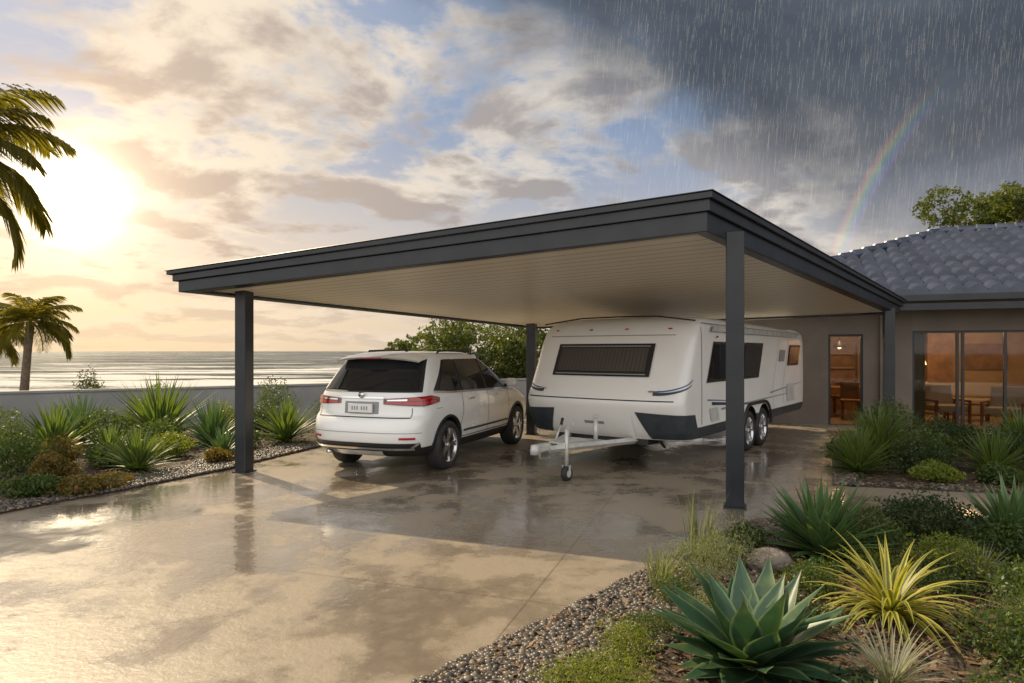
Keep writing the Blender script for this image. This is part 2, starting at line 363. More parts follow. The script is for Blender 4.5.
# lower right bed (foreground)
rosette('agave_plant',1.25,3.42,54,.56,.145,A_blue,64,4,6,p=3.2,fold=.28,bulge=.62,base_r=.05)
rosette('variegated_agave',2.38,4.12,95,.60,.048,A_yel,60,10,105,p=2.0,bulge=.3,twist=10)
rosette('air_plant',1.86,3.22,130,.33,.016,A_grey,70,5,60,p=1.6,bulge=.2)
rosette('agave_plant',2.52,5.35,95,.64,.09,A_green,84,4,14,p=2.4,fold=.3,twist=9)
rosette('agave_plant',4.25,5.55,80,.60,.08,A_green,86,10,16)
rosette('agave_plant',3.1,3.35,40,.45,.07,A_green,80,10,20)
rosette('air_plant',3.35,4.7,90,.30,.016,A_grey,80,8,45,p=1.6,bulge=.2)
def sh(x,y,r,h,m,**k): return shrub('garden_shrub',x,y,r,h,m,**k)
sh(3.0,5.5,.5,.32,G_sh,n=3600,size=.035); sh(3.6,5.9,.55,.38,G_sh2,n=3600,size=.04); sh(3.3,4.9,.42,.3,G_lime,n=2600,size=.03)
sh(3.5,4.2,.45,.34,G_sh,n=3600,size=.035); sh(2.75,3.5,.38,.30,G_sh,n=3400,size=.03); sh(2.9,2.9,.5,.3,G_lime,n=3000,size=.03)
sh(1.62,2.98,.28,.13,G_sh2,n=1600,size=.03); sh(2.3,2.85,.4,.22,G_sh,n=2600,size=.028)
sh(.42,3.15,.33,.17,G_lime,n=4200,size=.020,asp=.3); sh(.62,3.6,.22,.15,G_lime,n=2200,size=.018,asp=.3); sh(.2,2.75,.3,.15,G_sh,n=2400,size=.022)
sh(.85,3.9,.2,.12,G_sh,n=1800,size=.018,asp=.3); sh(1.75,4.0,.28,.16,G_sh2,n=2200,size=.025); sh(2.1,4.6,.3,.18,G_sh,n=2200,size=.025)
sh(1.35,4.75,.28,.34,G_grey,n=3200,size=.026,asp=.22,up=1.2); sh(1.66,5.15,.28,.34,G_grey,n=3000,size=.028,asp=.2,up=1.5)
sh(1.12,4.35,.2,.2,G_sh,n=1600,size=.022,asp=.3); sh(2.0,5.6,.26,.18,G_sh,n=2400,size=.028); sh(1.3,4.15,.22,.16,G_grey,n=1500,size=.02)
sh(2.9,4.6,.35,.22,G_sh2,n=2400,size=.028); sh(2.75,4.95,.3,.16,G_lime,n=1800,size=.025); sh(3.9,5.3,.4,.28,G_sh,n=2400,size=.035); sh(3.75,3.9,.5,.4,G_sh2,n=2800,size=.035)
grass('flowering_stalk',1.5,5.25,.2,.62,60,G_grey,.006,.25); grass('garden_grass',1.05,4.65,.15,.34,90,G_grey,.005,.5)
sh(4.2,4.9,.45,.35,G_sh2,n=2600,size=.04); sh(5.0,5.9,.6,.45,G_sh,n=2600,size=.045); sh(4.9,5.2,.5,.4,G_lime,n=2200,size=.04)
sh(2.9,6.15,.35,.2,G_grey,n=1800,size=.03); sh(3.1,3.9,.35,.2,G_grey,n=2000,size=.025,asp=.25)
pts=ico*np.array([.24,.16,.13])*rng.uniform(.75,1.2,(12,1)); 
o=mk('garden_rock',pts,fc,M_rock,loc=(1.95,5.0,.10)); s_=o.modifiers.new('s','SUBSURF'); s_.levels=1; s_.render_levels=1
o=mk('garden_rock',pts*np.array([.7,.9,.7]),fc,M_rock,loc=(1.6,4.45,.05)); s_=o.modifiers.new('s','SUBSURF'); s_.levels=1; s_.render_levels=1
# upper right bed
rosette('yucca_plant',4.75,9.0,130,.70,.055,A_yuc,88,6,22,p=2)
rosette('yucca_plant',6.55,8.9,110,.66,.05,A_yuc,88,8,22,p=2)
rosette('yucca_plant',5.85,10.4,140,.90,.06,A_yuc,88,8,22,p=2)
rosette('yucca_plant',8.0,10.2,130,.9,.055,A_yuc,88,8,22,p=2)
rosette('yucca_plant',7.3,8.5,80,.5,.05,A_green,88,8,22,p=2)
for (x,y,r,h,m) in [(5.6,9.0,.5,.42,G_sh2),(6.1,9.5,.55,.5,G_sh),(7.2,9.6,.6,.55,G_sh2),(5.1,9.9,.4,.4,G_sh),(6.9,10.6,.6,.6,G_sh2),(7.9,9.2,.6,.5,G_lime),(6.7,11.5,.6,.8,G_sh),(8.9,9.7,.7,.6,G_sh2),(5.5,8.45,.3,.22,G_lime),(6.2,8.3,.3,.22,G_sh),(8.7,11.0,.6,.5,G_sh),(7.8,11.4,.5,.4,G_sh2)]:
    sh(x,y,r,h,m,n=2600,size=.05)
# left bed
for (x,y,n,L,W,m,e1) in [(-7.4,10.6,110,.9,.075,A_yuc,8),(-5.2,9.1,95,.66,.06,A_yuc,8),(-6.5,12.1,130,1.3,.09,A_yuc,12),(-5.3,11.6,110,.88,.065,A_green,8),(-4.15,12.0,120,.88,.065,A_yuc,10),(-4.6,10.4,80,.5,.045,A_green,8),(-7.9,12.0,90,.95,.065,A_green,10),(-3.6,13.4,90,.75,.055,A_yuc,10),(-6.2,10.1,80,.6,.055,A_yuc,10)]:
    rosette('yucca_plant',x,y,n,L,W,m,88,e1,24,p=2)
for (x,y,r,h,m) in [(-6.6,8.7,.45,.5,G_sh),(-5.9,8.35,.32,.36,G_red),(-5.0,7.85,.42,.2,G_red),(-5.6,7.5,.35,.22,G_sh),(-6.2,7.3,.4,.25,G_red),(-7.1,7.8,.5,.4,G_sh),(-5.1,14.3,.55,1.15,G_sh),(-5.9,11.0,.45,.5,G_sh),(-7.0,11.4,.5,.6,G_sh),(-4.9,12.9,.5,.6,G_sh2),(-8.2,10.6,.6,.6,G_sh),(-6.7,9.6,.45,.4,G_red),(-5.8,9.5,.35,.3,G_sh),(-4.7,11.3,.35,.3,G_sh2),(-8.3,9.3,.6,.6,G_sh),(-9.5,11.6,.7,.8,G_sh),(-3.9,14.6,.6,.8,G_sh),(-7.4,13.1,.5,.7,G_lime),(-5.7,12.9,.5,.6,G_lime),(-2.7,14.4,.5,.6,G_sh),(-4.45,9.9,.25,.2,G_red),(-5.4,10.3,.4,.35,G_lime)]:
    sh(x,y,r,h,m,n=2600,size=.05)
# trees and palms
def tree(name,x,y,z0,h,crown,mat,n,size,tr=.14,gap=1.6):
    e=empty(name,(x,y,z0))
    tube('trunk',[(0,0,-.3),(.05,.02,h*.25),(.0,.1,h*.5),(.05,0,h*.72)],[tr,tr*.85,tr*.65,tr*.3],M_bark,e)
    C=[]
    for (cx,cy,cz,r) in crown:
        tube('limb',[(0,.05,h*.38),(cx*.5,cy*.5,(h*.4+cz)/2+.1),(cx,cy,cz)],[tr*.5,tr*.35,tr*.12],M_bark,e,6)
        C.append(ell((cx,cy,cz),(r,r,r*.75),n//len(crown),gap=gap))
    v,f=leaf_arr(np.concatenate(C),size,.5,.2); mk('crown',v,f,mat,e)
def rc(n,R_,h,r,lo=.5):
    out=[]
    for i in range(n):
        a=rng.uniform(0,6.28); q=R_*rng.random()**.6; out.append((math.cos(a)*q,math.sin(a)*q,h*rng.uniform(lo,.92),r*rng.uniform(.6,1.1)))
    return out
tree('coastal_tree',-2.5,19.5,-.2,2.3,rc(12,1.3,2.2,.7,.2),G_tree,15000,.11,.1)
tree('coastal_tree',-1.1,20.2,-.2,2.8,rc(16,1.5,2.8,.8,.2),G_tree,20000,.11,.1)
tree('coastal_tree',.9,20.8,-.2,3.2,rc(16,1.5,3.1,.85,.2),G_tree,18000,.11,.1)
tree('coastal_tree',3.4,22,-.2,3.0,rc(10,1.6,2.9,.8),G_tree,8000,.14,.1)
tree('gum_tree',24.6,31.5,0,11.0,rc(30,3.3,10.6,1.3),G_tree,44000,.22,.3,gap=1.1)
tree('gum_tree',30,33,0,11.5,rc(18,3.2,11.3,1.4),G_tree,18000,.25,.3,gap=1.1)
for (x,y,h) in [(-15.5,24,1.9),(-13.2,24.5,1.5),(-17.5,27,1.2),(-21,25,1.7),(-11,26,.9)]:
    shrub('coastal_shrub',x,y,.8,h,G_tree,n=2600,size=.10,z0=-1.0)
def palm(name,x,y,z0,h,nf,L,lw,lean=(0,0),nl=46,seed=1,droop=1.0):
    r=np.random.default_rng(seed); e=empty(name,(x,y,z0))
    tube('trunk',[(0,0,-.3),(lean[0]*.2,lean[1]*.2,h*.35),(lean[0]*.6,lean[1]*.6,h*.7),(lean[0],lean[1],h)],[.055*L+.09,.05*L+.06,.045*L+.05,.05*L+.05],M_bark,e,12)
    V=[];F=[]
    top=np.array([lean[0],lean[1],h])
    for i in range(nf):
        phi=i*2.39996+r.normal(0,.15); t=(i+.5)/nf; el=R(78-95*t+r.normal(0,6)); l=L*r.uniform(.85,1.1); P=top.copy(); seg=16; pts=[]
        for s in range(seg+1):
            u=s/seg; ee=el-R(85)*droop*u**1.4; d=np.array([math.cos(phi)*math.cos(ee),math.sin(phi)*math.cos(ee),math.sin(ee)]); pts.append((P.copy(),d)); P=P+d*l/seg
        b0=len(V)
        for (q_,d) in pts:
            sd=np.array([-math.sin(phi),math.cos(phi),0])*.012*L; V+=[q_-sd,q_+sd]
        for s in range(seg): F.append((b0+2*s,b0+2*s+1,b0+2*s+3,b0+2*s+2))
        for k in range(nl):
            u=.12+.87*k/nl; s=u*seg; a=int(s); fr=s-a; q_=pts[a][0]*(1-fr)+pts[min(a+1,seg)][0]*fr; d=pts[a][1]
            sd=np.array([-math.sin(phi),math.cos(phi),0])
            ll=l*.33*math.sin(math.pi*min(1,(.18+u*.78)))**.7*r.uniform(.85,1.1)
            for sg in (-1,1):
                dr=d*.75+sd*sg*.8+np.array([0,0,-.25+r.normal(0,.1)]); dr/=np.linalg.norm(dr)
                wv=np.cross(dr,sd*sg+np.array([0,0,.6])); wv/=np.linalg.norm(wv)+1e-6; wv*=lw
                q1=q_+dr*ll*.5; q2=q_+dr*ll+np.array([0,0,-.28*ll]); b1=len(V)
                V+=[q_-wv*.5,q_+wv*.5,q1+wv,q1-wv,q2]; F+=[(b1,b1+1,b1+2,b1+3)]; F+=[(b1+3,b1+2,b1+4)]
    mk('fronds',V,F,G_palm,e)
palm('palm_tree',-10.25,11.4,0,5.25,30,2.4,.018,nl=66,seed=3,droop=1.0)
palm('palm_tree',-18.9,25.3,-1.2,4.0,30,1.9,.022,(.3,0),nl=40,seed=5)
palm('palm_tree',-21.3,27,-1.2,3.6,22,1.7,.022,(-.2,0),nl=36,seed=8)

# boundary wall
e=empty('boundary_wall')
P0=Vector((-22,5.5));P1=Vector((4.2,21.4)); D=P1-P0; n=10
for i in range(n):
    a=P0+D*i/n; b_=P0+D*(i+1)/n; dd=D.normalized()*.006; a=a+dd; b_=b_-dd; d=b_-a; ang=math.atan2(d.y,d.x); c=(a+b_)/2
    box('panel',(c.x,c.y,.38),(d.length,.12,.96),M_fence,e,rz=ang,b=.006)
    box('coping',(c.x,c.y,.885),(d.length,.18,.05),M_fence,e,rz=ang,b=.006)

# ------------------------------------------------------------------ carport
cp=empty('carport')
OUT=[(2.02,6.66),(-4.65,8.88),(.46,14.0),(8.1,13.5)]       # FR FL RL RR
ZB=[2.93,2.50,2.17,2.46]; ZT=[3.34,2.79,2.47,2.75]
def inset(poly,d):
    n=len(poly); res=[]; A=sum(poly[i][0]*poly[(i+1)%n][1]-poly[(i+1)%n][0]*poly[i][1] for i in range(n)); s=-1 if A>0 else 1
    for i in range(n):
        p0,p1,p2=[Vector(poly[(i+k)%n]) for k in (-1,0,1)]
        d1=(p1-p0).normalized();d2=(p2-p1).normalized(); n1=Vector((d1.y,-d1.x))*s;n2=Vector((d2.y,-d2.x))*s
        b=(n1+n2).normalized(); res.append(tuple(p1+b*d/max(.2,b.dot(n1))))
    return res
def frame(name,outer,w,zb,zt,mat,parent):
    inn=inset(outer,w); V=[];n=4
    V+=[(*outer[i],zb[i]) for i in range(n)]+[(*outer[i],zt[i]) for i in range(n)]+[(*inn[i],zb[i]) for i in range(n)]+[(*inn[i],zt[i]) for i in range(n)]
    F=[]
    for i in range(n):
        j=(i+1)%n; F+=[(i,j,n+j,n+i),(2*n+j,2*n+i,3*n+i,3*n+j),(n+i,n+j,3*n+j,3*n+i),(j,i,2*n+i,2*n+j)]
    return bev(mk(name,V,F,mat,parent),.006,1)
lerp=lambda k:[ZB[i]+(ZT[i]-ZB[i])*k for i in range(4)]
frame('lower_beam',inset(OUT,.06),.16,lerp(0),lerp(.50),M_steel,cp)
frame('fascia',inset(OUT,.02),.2,lerp(.50),lerp(.80),M_steel,cp)
frame('gutter',inset(OUT,-.02),.14,lerp(.80),lerp(.97),M_steel,cp)
frame('gutter_lip',inset(OUT,-.035),.1,lerp(.97),lerp(1.0),M_steel,cp)
ci=inset(OUT,.2); k=24; V=[];F=[];UV=[]
zc=lerp(.12)
for j in range(k+1):
    for i in range(k+1):
        u,v=i/k,j/k; w=[(1-u)*(1-v),u*(1-v),u*v,(1-u)*v]
        V.append((sum(w[q]*ci[q][0] for q in range(4)),sum(w[q]*ci[q][1] for q in range(4)),sum(w[q]*zc[q] for q in range(4)))); UV.append((u,v))
for j in range(k):
    for i in range(k): a=j*(k+1)+i; F.append((a,a+1,a+k+2,a+k+1))
mk('ceiling',V,F,M_ceil,cp,uv=UV)
V2=[(x,y,z+.22) for x,y,z in V]; mk('roof_sheet',V2,F,M_steel,cp)
ang=math.atan2(2.22,-6.67)
for (x,y,zt,s) in [(2.43,7.14,2.99,.19),(-3.76,9.2,2.55,.18),(.40,13.35,2.28,.18),(7.45,12.95,2.55,.19)]:
    box('post',(x,y,zt/2),(s,s,zt),M_steel,cp,rz=ang,b=.012)
    box('base_plate',(x,y,.012),(s+.05,s+.05,.016),M_steel,cp,rz=ang)

# ------------------------------------------------------------------ ring-lofted bodies
class Ring:
    def __init__(s,zt,r,f,w,cr,cf,p,taper=0.05,shear=None,sm=2):
        zz=np.linspace(zt[0],zt[-1],300); s.zz=zz
        def S(a):
            q=np.interp(zz,zt,a); 
            if sm:
                kk=np.exp(-np.linspace(-2,2,4*sm+1)**2); kk/=kk.sum(); pad=2*sm; qq=np.concatenate([np.full(pad,q[0]),q,np.full(pad,q[-1])]); 
                qq[:pad]=q[0]-(q[1]-q[0])*np.arange(pad,0,-1); qq[-pad:]=q[-1]+(q[-1]-q[-2])*np.arange(1,pad+1); q=np.convolve(qq,kk,'valid')
            return q
        s.r,s.f,s.w=S(r),S(f),S(w); s.cr,s.cf,s.p,s.tp,s.sh=cr,cf,p,taper,shear
        s.mid=(min(r)+max(f))/2; s.h=(max(f)-min(r))/2; s.cache={}
    def ring(s,z):
        key=round(z,5)
        if key in s.cache: return s.cache[key]
        r=np.interp(z,s.zz,s.r);f=np.interp(z,s.zz,s.f);w=np.interp(z,s.zz,s.w); p=s.p
        th=np.linspace(0,math.pi/2,16)
        cr=min(s.cr,(f-r)*.4); cf=min(s.cf,(f-r)*.4)
        y1=w*np.sin(th)**(2/p); x1=r+cr*(1-np.abs(np.cos(th))**(2/p))
        x2=np.linspace(r+cr,f-cf,26)[1:-1]; y2=np.full(24,w)
        x3=f-cf*(1-np.abs(np.cos(th[::-1]))**(2/p)); y3=w*np.sin(th[::-1])**(2/p)
        x=np.concatenate([x1,x2,x3]);y=np.concatenate([y1,y2,y3]); y=y*(1-s.tp*((x-s.mid)/s.h)**2)
        q=np.concatenate([[0],np.cumsum(np.hypot(np.diff(x),np.diff(y)))]); s.cache[key]=(x,y,q); return x,y,q
    def P(s,q,z):
        x,y,Q=s.ring(z); sg=1 if q>=0 else -1; q=abs(q); px=np.interp(q,Q,x); py=np.interp(q,Q,y)*sg
        return np.array([px,py,s.Z(px,z)])
    def Z(s,x,z): return s.sh(x,z) if s.sh else z
    def qx(s,x,z,sg=-1):
        X,Y,Q=s.ring(z); return sg*np.interp(x,X,Q)
    def mesh(s,name,zs,mats,parent,mfun):
        V=[];F=[];mi=[];N=None
        for z in zs:
            x,y,_=s.ring(z); xx=np.concatenate([x,x[1:-1][::-1]]); yy=np.concatenate([y,-y[1:-1][::-1]]); N=len(xx)
            V+=[(a,b,s.Z(a,z)) for a,b in zip(xx,yy)]
        for j in range(len(zs)-1):
            for i in range(N):
                a=j*N+i;b=j*N+(i+1)%N; F.append((a,a+N,b+N,b)); mi.append(mfun((V[a][0]+V[b+N][0])/2,(V[a][1]+V[b+N][1])/2,(zs[j]+zs[j+1])/2))
        F.append(tuple(range(N))); mi.append(mfun(2,0,zs[0])); F.append(tuple((len(zs)-1)*N+i for i in range(N))[::-1]); mi.append(0)
        o=mk(name,V,F,mats,parent,True,midx=mi); fixn(o); return o
    def patch(s,name,fn,nu,nv,off,mat,parent,smooth=True):
        V=[];F=[];e=.012
        for j in range(nv+1):
            for i in range(nu+1):
                q,z=fn(i/nu,j/nv)
                p0=s.P(q,z); a=s.P(q+e,z)-s.P(q-e,z); b=s.P(q,min(z+e,s.zz[-1]))-s.P(q,z-e); n=np.cross(a,b); n/=np.linalg.norm(n)+1e-9
                c=p0-np.array([s.mid,0,z]); c[0]*=.25
                if np.dot(n,c)<0: n=-n
                V.append(p0+n*off)
        for j in range(nv):
            for i in range(nu): a=j*(nu+1)+i; F.append((a,a+1,a+nu+2,a+nu+1))
        return mk(name,V,F,mat,parent,smooth)
def fixn(o,merge=False):
    bm=bmesh.new(); bm.from_mesh(o.data)
    if merge: bmesh.ops.remove_doubles(bm,verts=bm.verts,dist=1e-4)
    bmesh.ops.recalc_face_normals(bm,faces=bm.faces); bm.to_mesh(o.data); bm.free()
def cut(o,cutters):
    for c in cutters:
        m=o.modifiers.new('b','BOOLEAN'); m.object=c; m.operation='DIFFERENCE'; m.solver='EXACT'; m.material_mode='TRANSFER'
    dg=bpy.context.evaluated_depsgraph_get(); dg.update(); me=bpy.data.meshes.new_from_object(o.evaluated_get(dg)); o.modifiers.clear(); o.data=me
    for c in cutters: bpy.data.objects.remove(c)
def wheel(parent,x,y,r,w,side,spokes=10,car=True):
    e=empty('wheel',(x,y,r),0,parent); s=side; rr=r*.70
    lathe('tyre',[(rr*.95,-w/2*s),(r*.9,-w/2*s),(r*.975,-w*.4*s),(r,-w*.25*s),(r,w*.25*s),(r*.975,w*.4*s),(r*.9,w/2*s),(rr*1.0,w/2*s),(rr*.97,w*.42*s)],M_rub,e,(0,0,0),44)
    lathe('rim',[(rr,w*.47*s),(rr*.95,w*.45*s),(rr*.90,w*.28*s),(rr*.88,-w*.4*s)],M_alloy,e,(0,0,0),44)
    lathe('brake',[(0,w*.02*s),(rr*.55,w*.02*s),(rr*.55,-w*.1*s),(rr*.88,-w*.12*s)],M_blk,e,(0,0,0),36,smooth=False)
    lathe('hub',[(0,w*.44*s),(rr*.14,w*.42*s),(rr*.18,w*.3*s),(rr*.18,0)],M_alloy if car else M_galv,e,(0,0,0),24)
    V=[];F=[]
    for k in range(spokes):
        pair=(k%2-.5)*.22 if spokes==10 else 0; a=2*math.pi*(k//2)/(spokes/2)+pair if spokes==10 else 2*math.pi*k/spokes
        ca,sa=math.cos(a),math.sin(a); b0=len(V)
        for (q,hw,yo) in ((rr*.12,.022,w*.38),(rr*.6,.018,w*.41),(rr*.95,.026,w*.43)):
            for (h,yy) in ((-hw,yo-.03),(-hw*.7,yo),(hw*.7,yo),(hw,yo-.03)): V.append((ca*q-sa*h,yy*s,sa*q+ca*h))
        for j in range(2):
            for i in range(3): c=b0+j*4+i; F.append((c,c+1,c+5,c+4))
    mk('spokes',V,F,M_alloy,e,False)
    return e
# ---- SUV
suv=empty('parked_suv',(-2.10,8.83,0.0),math.atan2(.932,.362))
zt=[.26,.34,.45,.58,.70,.78,.84,.95,1.05,1.13,1.22,1.36,1.48,1.58,1.64,1.675,1.695,1.70]
rr_=[.26,.10,.03,.0,.01,.05,.12,.13,.14,.17,.25,.37,.47,.57,.66,.80,1.05,1.4]
ff=[4.45,4.58,4.66,4.68,4.66,4.62,4.55,4.35,3.95,3.55,3.38,3.12,2.9,2.68,2.52,2.38,2.2,1.95]
ww=[.80,.87,.905,.92,.93,.935,.935,.925,.905,.875,.85,.81,.765,.72,.68,.61,.48,.28]
sb=Ring(zt,rr_,ff,ww,.42,.55,3.0,.07)
zs=sorted(set([.26,.30,.34,.40,.46,.52,.58,.64,.70,.74,.78,.81,.84,.90,.95,1.0,1.04,1.08,1.11,1.14,1.18,1.24,1.30,1.36,1.42,1.48,1.53,1.58,1.61,1.64,1.66,1.675,1.686,1.695,1.70]))
body=sb.mesh('body',zs,[M_white,M_blk,M_dark],suv,lambda x,y,z:1 if z<.40 else 0)
cs=[]
for x in (.98,3.72):
    for sg in (-1,1):
        c=lathe('c',[(0,-.3),(.40,-.3),(.40,.3),(0,.3)],M_dark,suv,(x,sg*.86,.36),48,smooth=False); fixn(c,True); cs.append(c)
cut(body,cs)
m_=body.modifiers.new('es','EDGE_SPLIT'); m_.split_angle=R(40)
for x in (.98,3.72):
    for sg in (-1,1):
        wheel(suv,x,sg*.80,.355,.24,sg)
        V=[];F=[];n=26
        for i in range(n+1):
            a=R(-8)+R(196)*i/n
            for (q,yo) in ((.395,-.05),(.395,.012),(.425,.014),(.432,0.0)):
                px=x+math.cos(a)*q; pz=.36+math.sin(a)*q; pz=max(pz,.27)
                yy=abs(sb.P(sb.qx(px,pz,1),pz)[1])+yo; V.append((px,sg*yy,pz))
        for i in range(n):
            for j in range(3): a=i*4+j; F.append((a,a+1,a+5,a+4))
        mk('arch_trim',V,F,M_blk,suv,True)
Q=sb.qx
def zlow(x): return 1.125-.018*(x-.6)+.05*max(0,(1.1-x))
def ztop(x): return min(1.575,1.575-.03*max(0,1.2-x))
for sg in (-1,1):
    def gl(xa0,xb0,xa1,xb1):
        def f(u,v):
            x=(xa0+(xa1-xa0)*v)*(1-u)+(xb0+(xb1-xb0)*v)*u; z=zlow(x)+(ztop(x)-zlow(x))*v; return Q(x,z,sg),z
        return f
    sb.patch('window_trim',gl(.62,3.42,1.08,2.66),40,8,.004,M_blk,suv)
    sb.patch('rear_quarter_glass',gl(.76,1.38,1.09,1.40),14,8,.009,M_glass,suv)
    sb.patch('rear_door_glass',gl(1.45,2.32,1.47,2.22),14,8,.009,M_glass,suv)
    sb.patch('front_door_glass',gl(2.40,3.32,2.30,2.62),14,8,.009,M_glass,suv)
    sb.patch('chrome_strip',lambda u,v:(lambda x:(Q(x,zlow(x)-.028+.024*v,sg),zlow(x)-.028+.024*v))(.62+2.8*u),40,1,.010,M_chr,suv)
    for (x0,x1,z0,z1) in ((1.42,1.42,.80,1.11),(1.42,1.30,.44,.80),(2.35,2.35,.42,1.10),(3.22,3.34,.42,1.07)):
        sb.patch('door_gap',lambda u,v:(lambda z,x:(Q(x+(u-.5)*.010,z,sg),z))(z0+(z1-z0)*v,x0+(x1-x0)*(1-v) if x0!=x1 else x0),1,12,.003,M_seam,suv)
    sb.patch('sill_gap',lambda u,v:(Q(1.4+1.9*u,.42+.012*v,sg),.42+.012*v),20,1,.003,M_seam,suv)
    sb.patch('door_moulding',lambda u,v:(Q(1.45+1.8*u,.50+.03*v,sg),.50+.03*v),20,1,.012,M_blk,suv)
    sb.patch('fuel_flap',lambda u,v:(Q(.62+.16*u,.90+.006*v,sg),.90+.006*v),4,1,.003,M_seam,suv)
    for x in (1.60,2.55):
        p_=sb.P(Q(x,.98,sg),.98); box('door_handle',(x+.1,p_[1]+sg*.02,.98),(.2,.03,.028),M_chr,suv,b=.01)
    box('mirror',(3.22,sg*1.0,1.16),(.13,.2,.14),M_white,suv,b=.045); box('mirror_arm',(3.25,sg*.90,1.11),(.06,.12,.04),M_blk,suv)
    tube('roof_rail',[(1.15,sg*.60,1.65),(1.22,sg*.605,1.70),(1.8,sg*.61,1.715),(2.3,sg*.60,1.70),(2.4,sg*.595,1.65)],.016,M_blk,suv)
    def tl(u,v,a=.34,b_=1.26,z0=.93,z1=1.07):
        q=a+(b_-a)*u; lo=z0+.05*(1-u)+.06*max(0,u-.6)/.4; hi=z1-.02*(1-u)+.03*u - .05*max(0,u-.75)/.25
        return sg*q,lo+(hi-lo)*v
    sb.patch('tail_lamp',tl,24,6,.014,M_red2,suv)
    sb.patch('tail_lamp_lens',lambda u,v:tl(.05+.85*u,.12+.36*v),24,2,.019,M_red,suv)
    sb.patch('tail_lamp_lens',lambda u,v:tl(.38+.55*u,.58+.3*v),20,2,.019,M_red,suv)
    sb.patch('tail_lamp_clear',lambda u,v:tl(.06+.3*u,.60+.22*v),10,1,.019,M_chr,suv)
    sb.patch('rear_reflector',lambda u,v:(sg*(.62+.22*u),.52+.03*v),8,1,.012,M_red,suv)
    sb.patch('tailgate_side_seam',lambda u,v:(sg*(.74+.01*u),.80+.13*v),1,5,.004,M_seam,suv)
    sb.patch('bumper_chrome_end',lambda u,v:(sg*(.76+.12*u),.40+.06*u+.03*v),6,1,.024,M_chr,suv)
    sb.patch('windscreen',lambda u,v:(sg*(sb.ring(1.12+.42*v)[2][-1]-.015-(.70-.12*v)*u),1.12+.42*v),14,8,.008,M_glass,suv)
    sb.patch('headlamp',lambda u,v:(sg*(sb.ring(.72)[2][-1]-.35-.45*u),.70+.11*v),12,3,.012,M_chr,suv)
    sb.patch('grille',lambda u,v:(sg*(sb.ring(.6)[2][-1]-.015-.33*u),.52+.22*v),8,4,.012,M_blk,suv)
sb.patch('rear_glass_trim',lambda u,v:((u*2-1)*(.86-.14*v),1.135+.45*v),28,10,.004,M_blk,suv)
sb.patch('rear_window',lambda u,v:((u*2-1)*(.80-.12*v),1.165+.395*v),28,10,.010,M_glass,suv)
V=[];F=[]
for i in range(17):
    y=-.66+1.32*i/16; k=abs(y)/.66
    for (x,z) in ((.40,1.588),(.36,1.612),(.56,1.66),(.95,1.69)): V.append((x+(.12*k**3),y,z-.05*k**3))
    V.append((.60,y,1.60-.04*k**3))
for i in range(16):
    for j in range(5): a=i*5+j; b_=i*5+(j+1)%5; F.append((a,b_,b_+5,a+5))
F+=[(0,1,2,3,4),tuple(16*5+j for j in (4,3,2,1,0))]
o=mk('spoiler',V,F,M_white,suv,True); fixn(o); o.modifiers.new('es','EDGE_SPLIT').split_angle=R(35)
box('high_brake_lamp',(.375,0,1.60),(.02,.30,.014),M_red,suv)
tube('wiper',[(.28,-.02,1.19),(.31,-.28,1.25),(.34,-.42,1.27)],.008,M_blk,suv,6)
sb.patch('chrome_bar',lambda u,v:((u*2-1)*.34,1.05+.02*v),16,1,.02,M_chr,suv)
sb.patch('tailgate_seam',lambda u,v:((u*2-1)*.74,.795+.012*v),24,1,.004,M_seam,suv)
sb.patch('plate_recess_edge',lambda u,v:((u*2-1)*.27,.845+.165*v),10,4,.003,M_grey,suv)
box('number_plate',(.095,0,.925),(.03,.38,.12),M_plate,suv,b=.003)
for i,y in enumerate((-.11,-.07,-.03,.04,.08,.12)): box('plate_digit',(.078,y,.925),(.004,.018,.05),M_grey,suv)
lathe('badge',[(0,0),(.04,0),(.045,.01),(.0,.012)],M_chr,suv,(.125,0,1.105),20).rotation_euler=(0,0,R(90))
sb.patch('lower_diffuser',lambda u,v:((u*2-1)*.90,.31+.16*v),24,4,.012,M_blk,suv)
sb.patch('bumper_chrome',lambda u,v:((u*2-1)*.80,.385+.03*v),24,1,.026,M_chr,suv)
sb.patch('skid_plate',lambda u,v:((u*2-1)*.36,.30+.07*v),12,2,.028,M_galv,suv)
sb.patch('bumper_crease',lambda u,v:((u*2-1)*.95,.60+.008*v),24,1,.004,M_grey,suv)
tube('aerial',[(1.35,0,1.69),(1.28,0,1.74)],.02,M_blk,suv,6)
tube('exhaust',[(.12,.55,.30),(.3,.55,.30)],.03,M_chr,suv)

# ---- caravan
cv=empty('caravan',(1.19,9.48,0),math.atan2(.8,.6))
zt=[.46,.55,.70,.85,.95,1.02,1.12,1.35,1.60,1.85,1.98,2.08,2.16,2.21,2.24,2.255]
rr_=[.16,.08,.0,-.06,-.09,-.08,-.02,.10,.22,.34,.42,.52,.66,.84,1.1,1.5]
ff=[6.72,6.76,6.80,6.82,6.83,6.83,6.83,6.83,6.82,6.80,6.78,6.75,6.68,6.58,6.3,6.0]
BW=1.30
ww=[BW+a for a in [-.03,0,0,0,0,0,0,0,-.002,-.005,-.01,-.02,-.05,-.12,-.25,-.5]]
cb=Ring(zt,rr_,ff,ww,.34,.14,2.6,0.0,shear=lambda x,z: z-max(0,z-1.9)/.35*.10*max(0,x)/6.7,sm=1)
zs=[.46,.50,.55,.62,.70,.78,.85,.90,.95,.985,1.02,1.06,1.12,1.2,1.28,1.35,1.45,1.55,1.65,1.75,1.85,1.92,1.98,2.03,2.08,2.12,2.16,2.19,2.21,2.23,2.24,2.255]
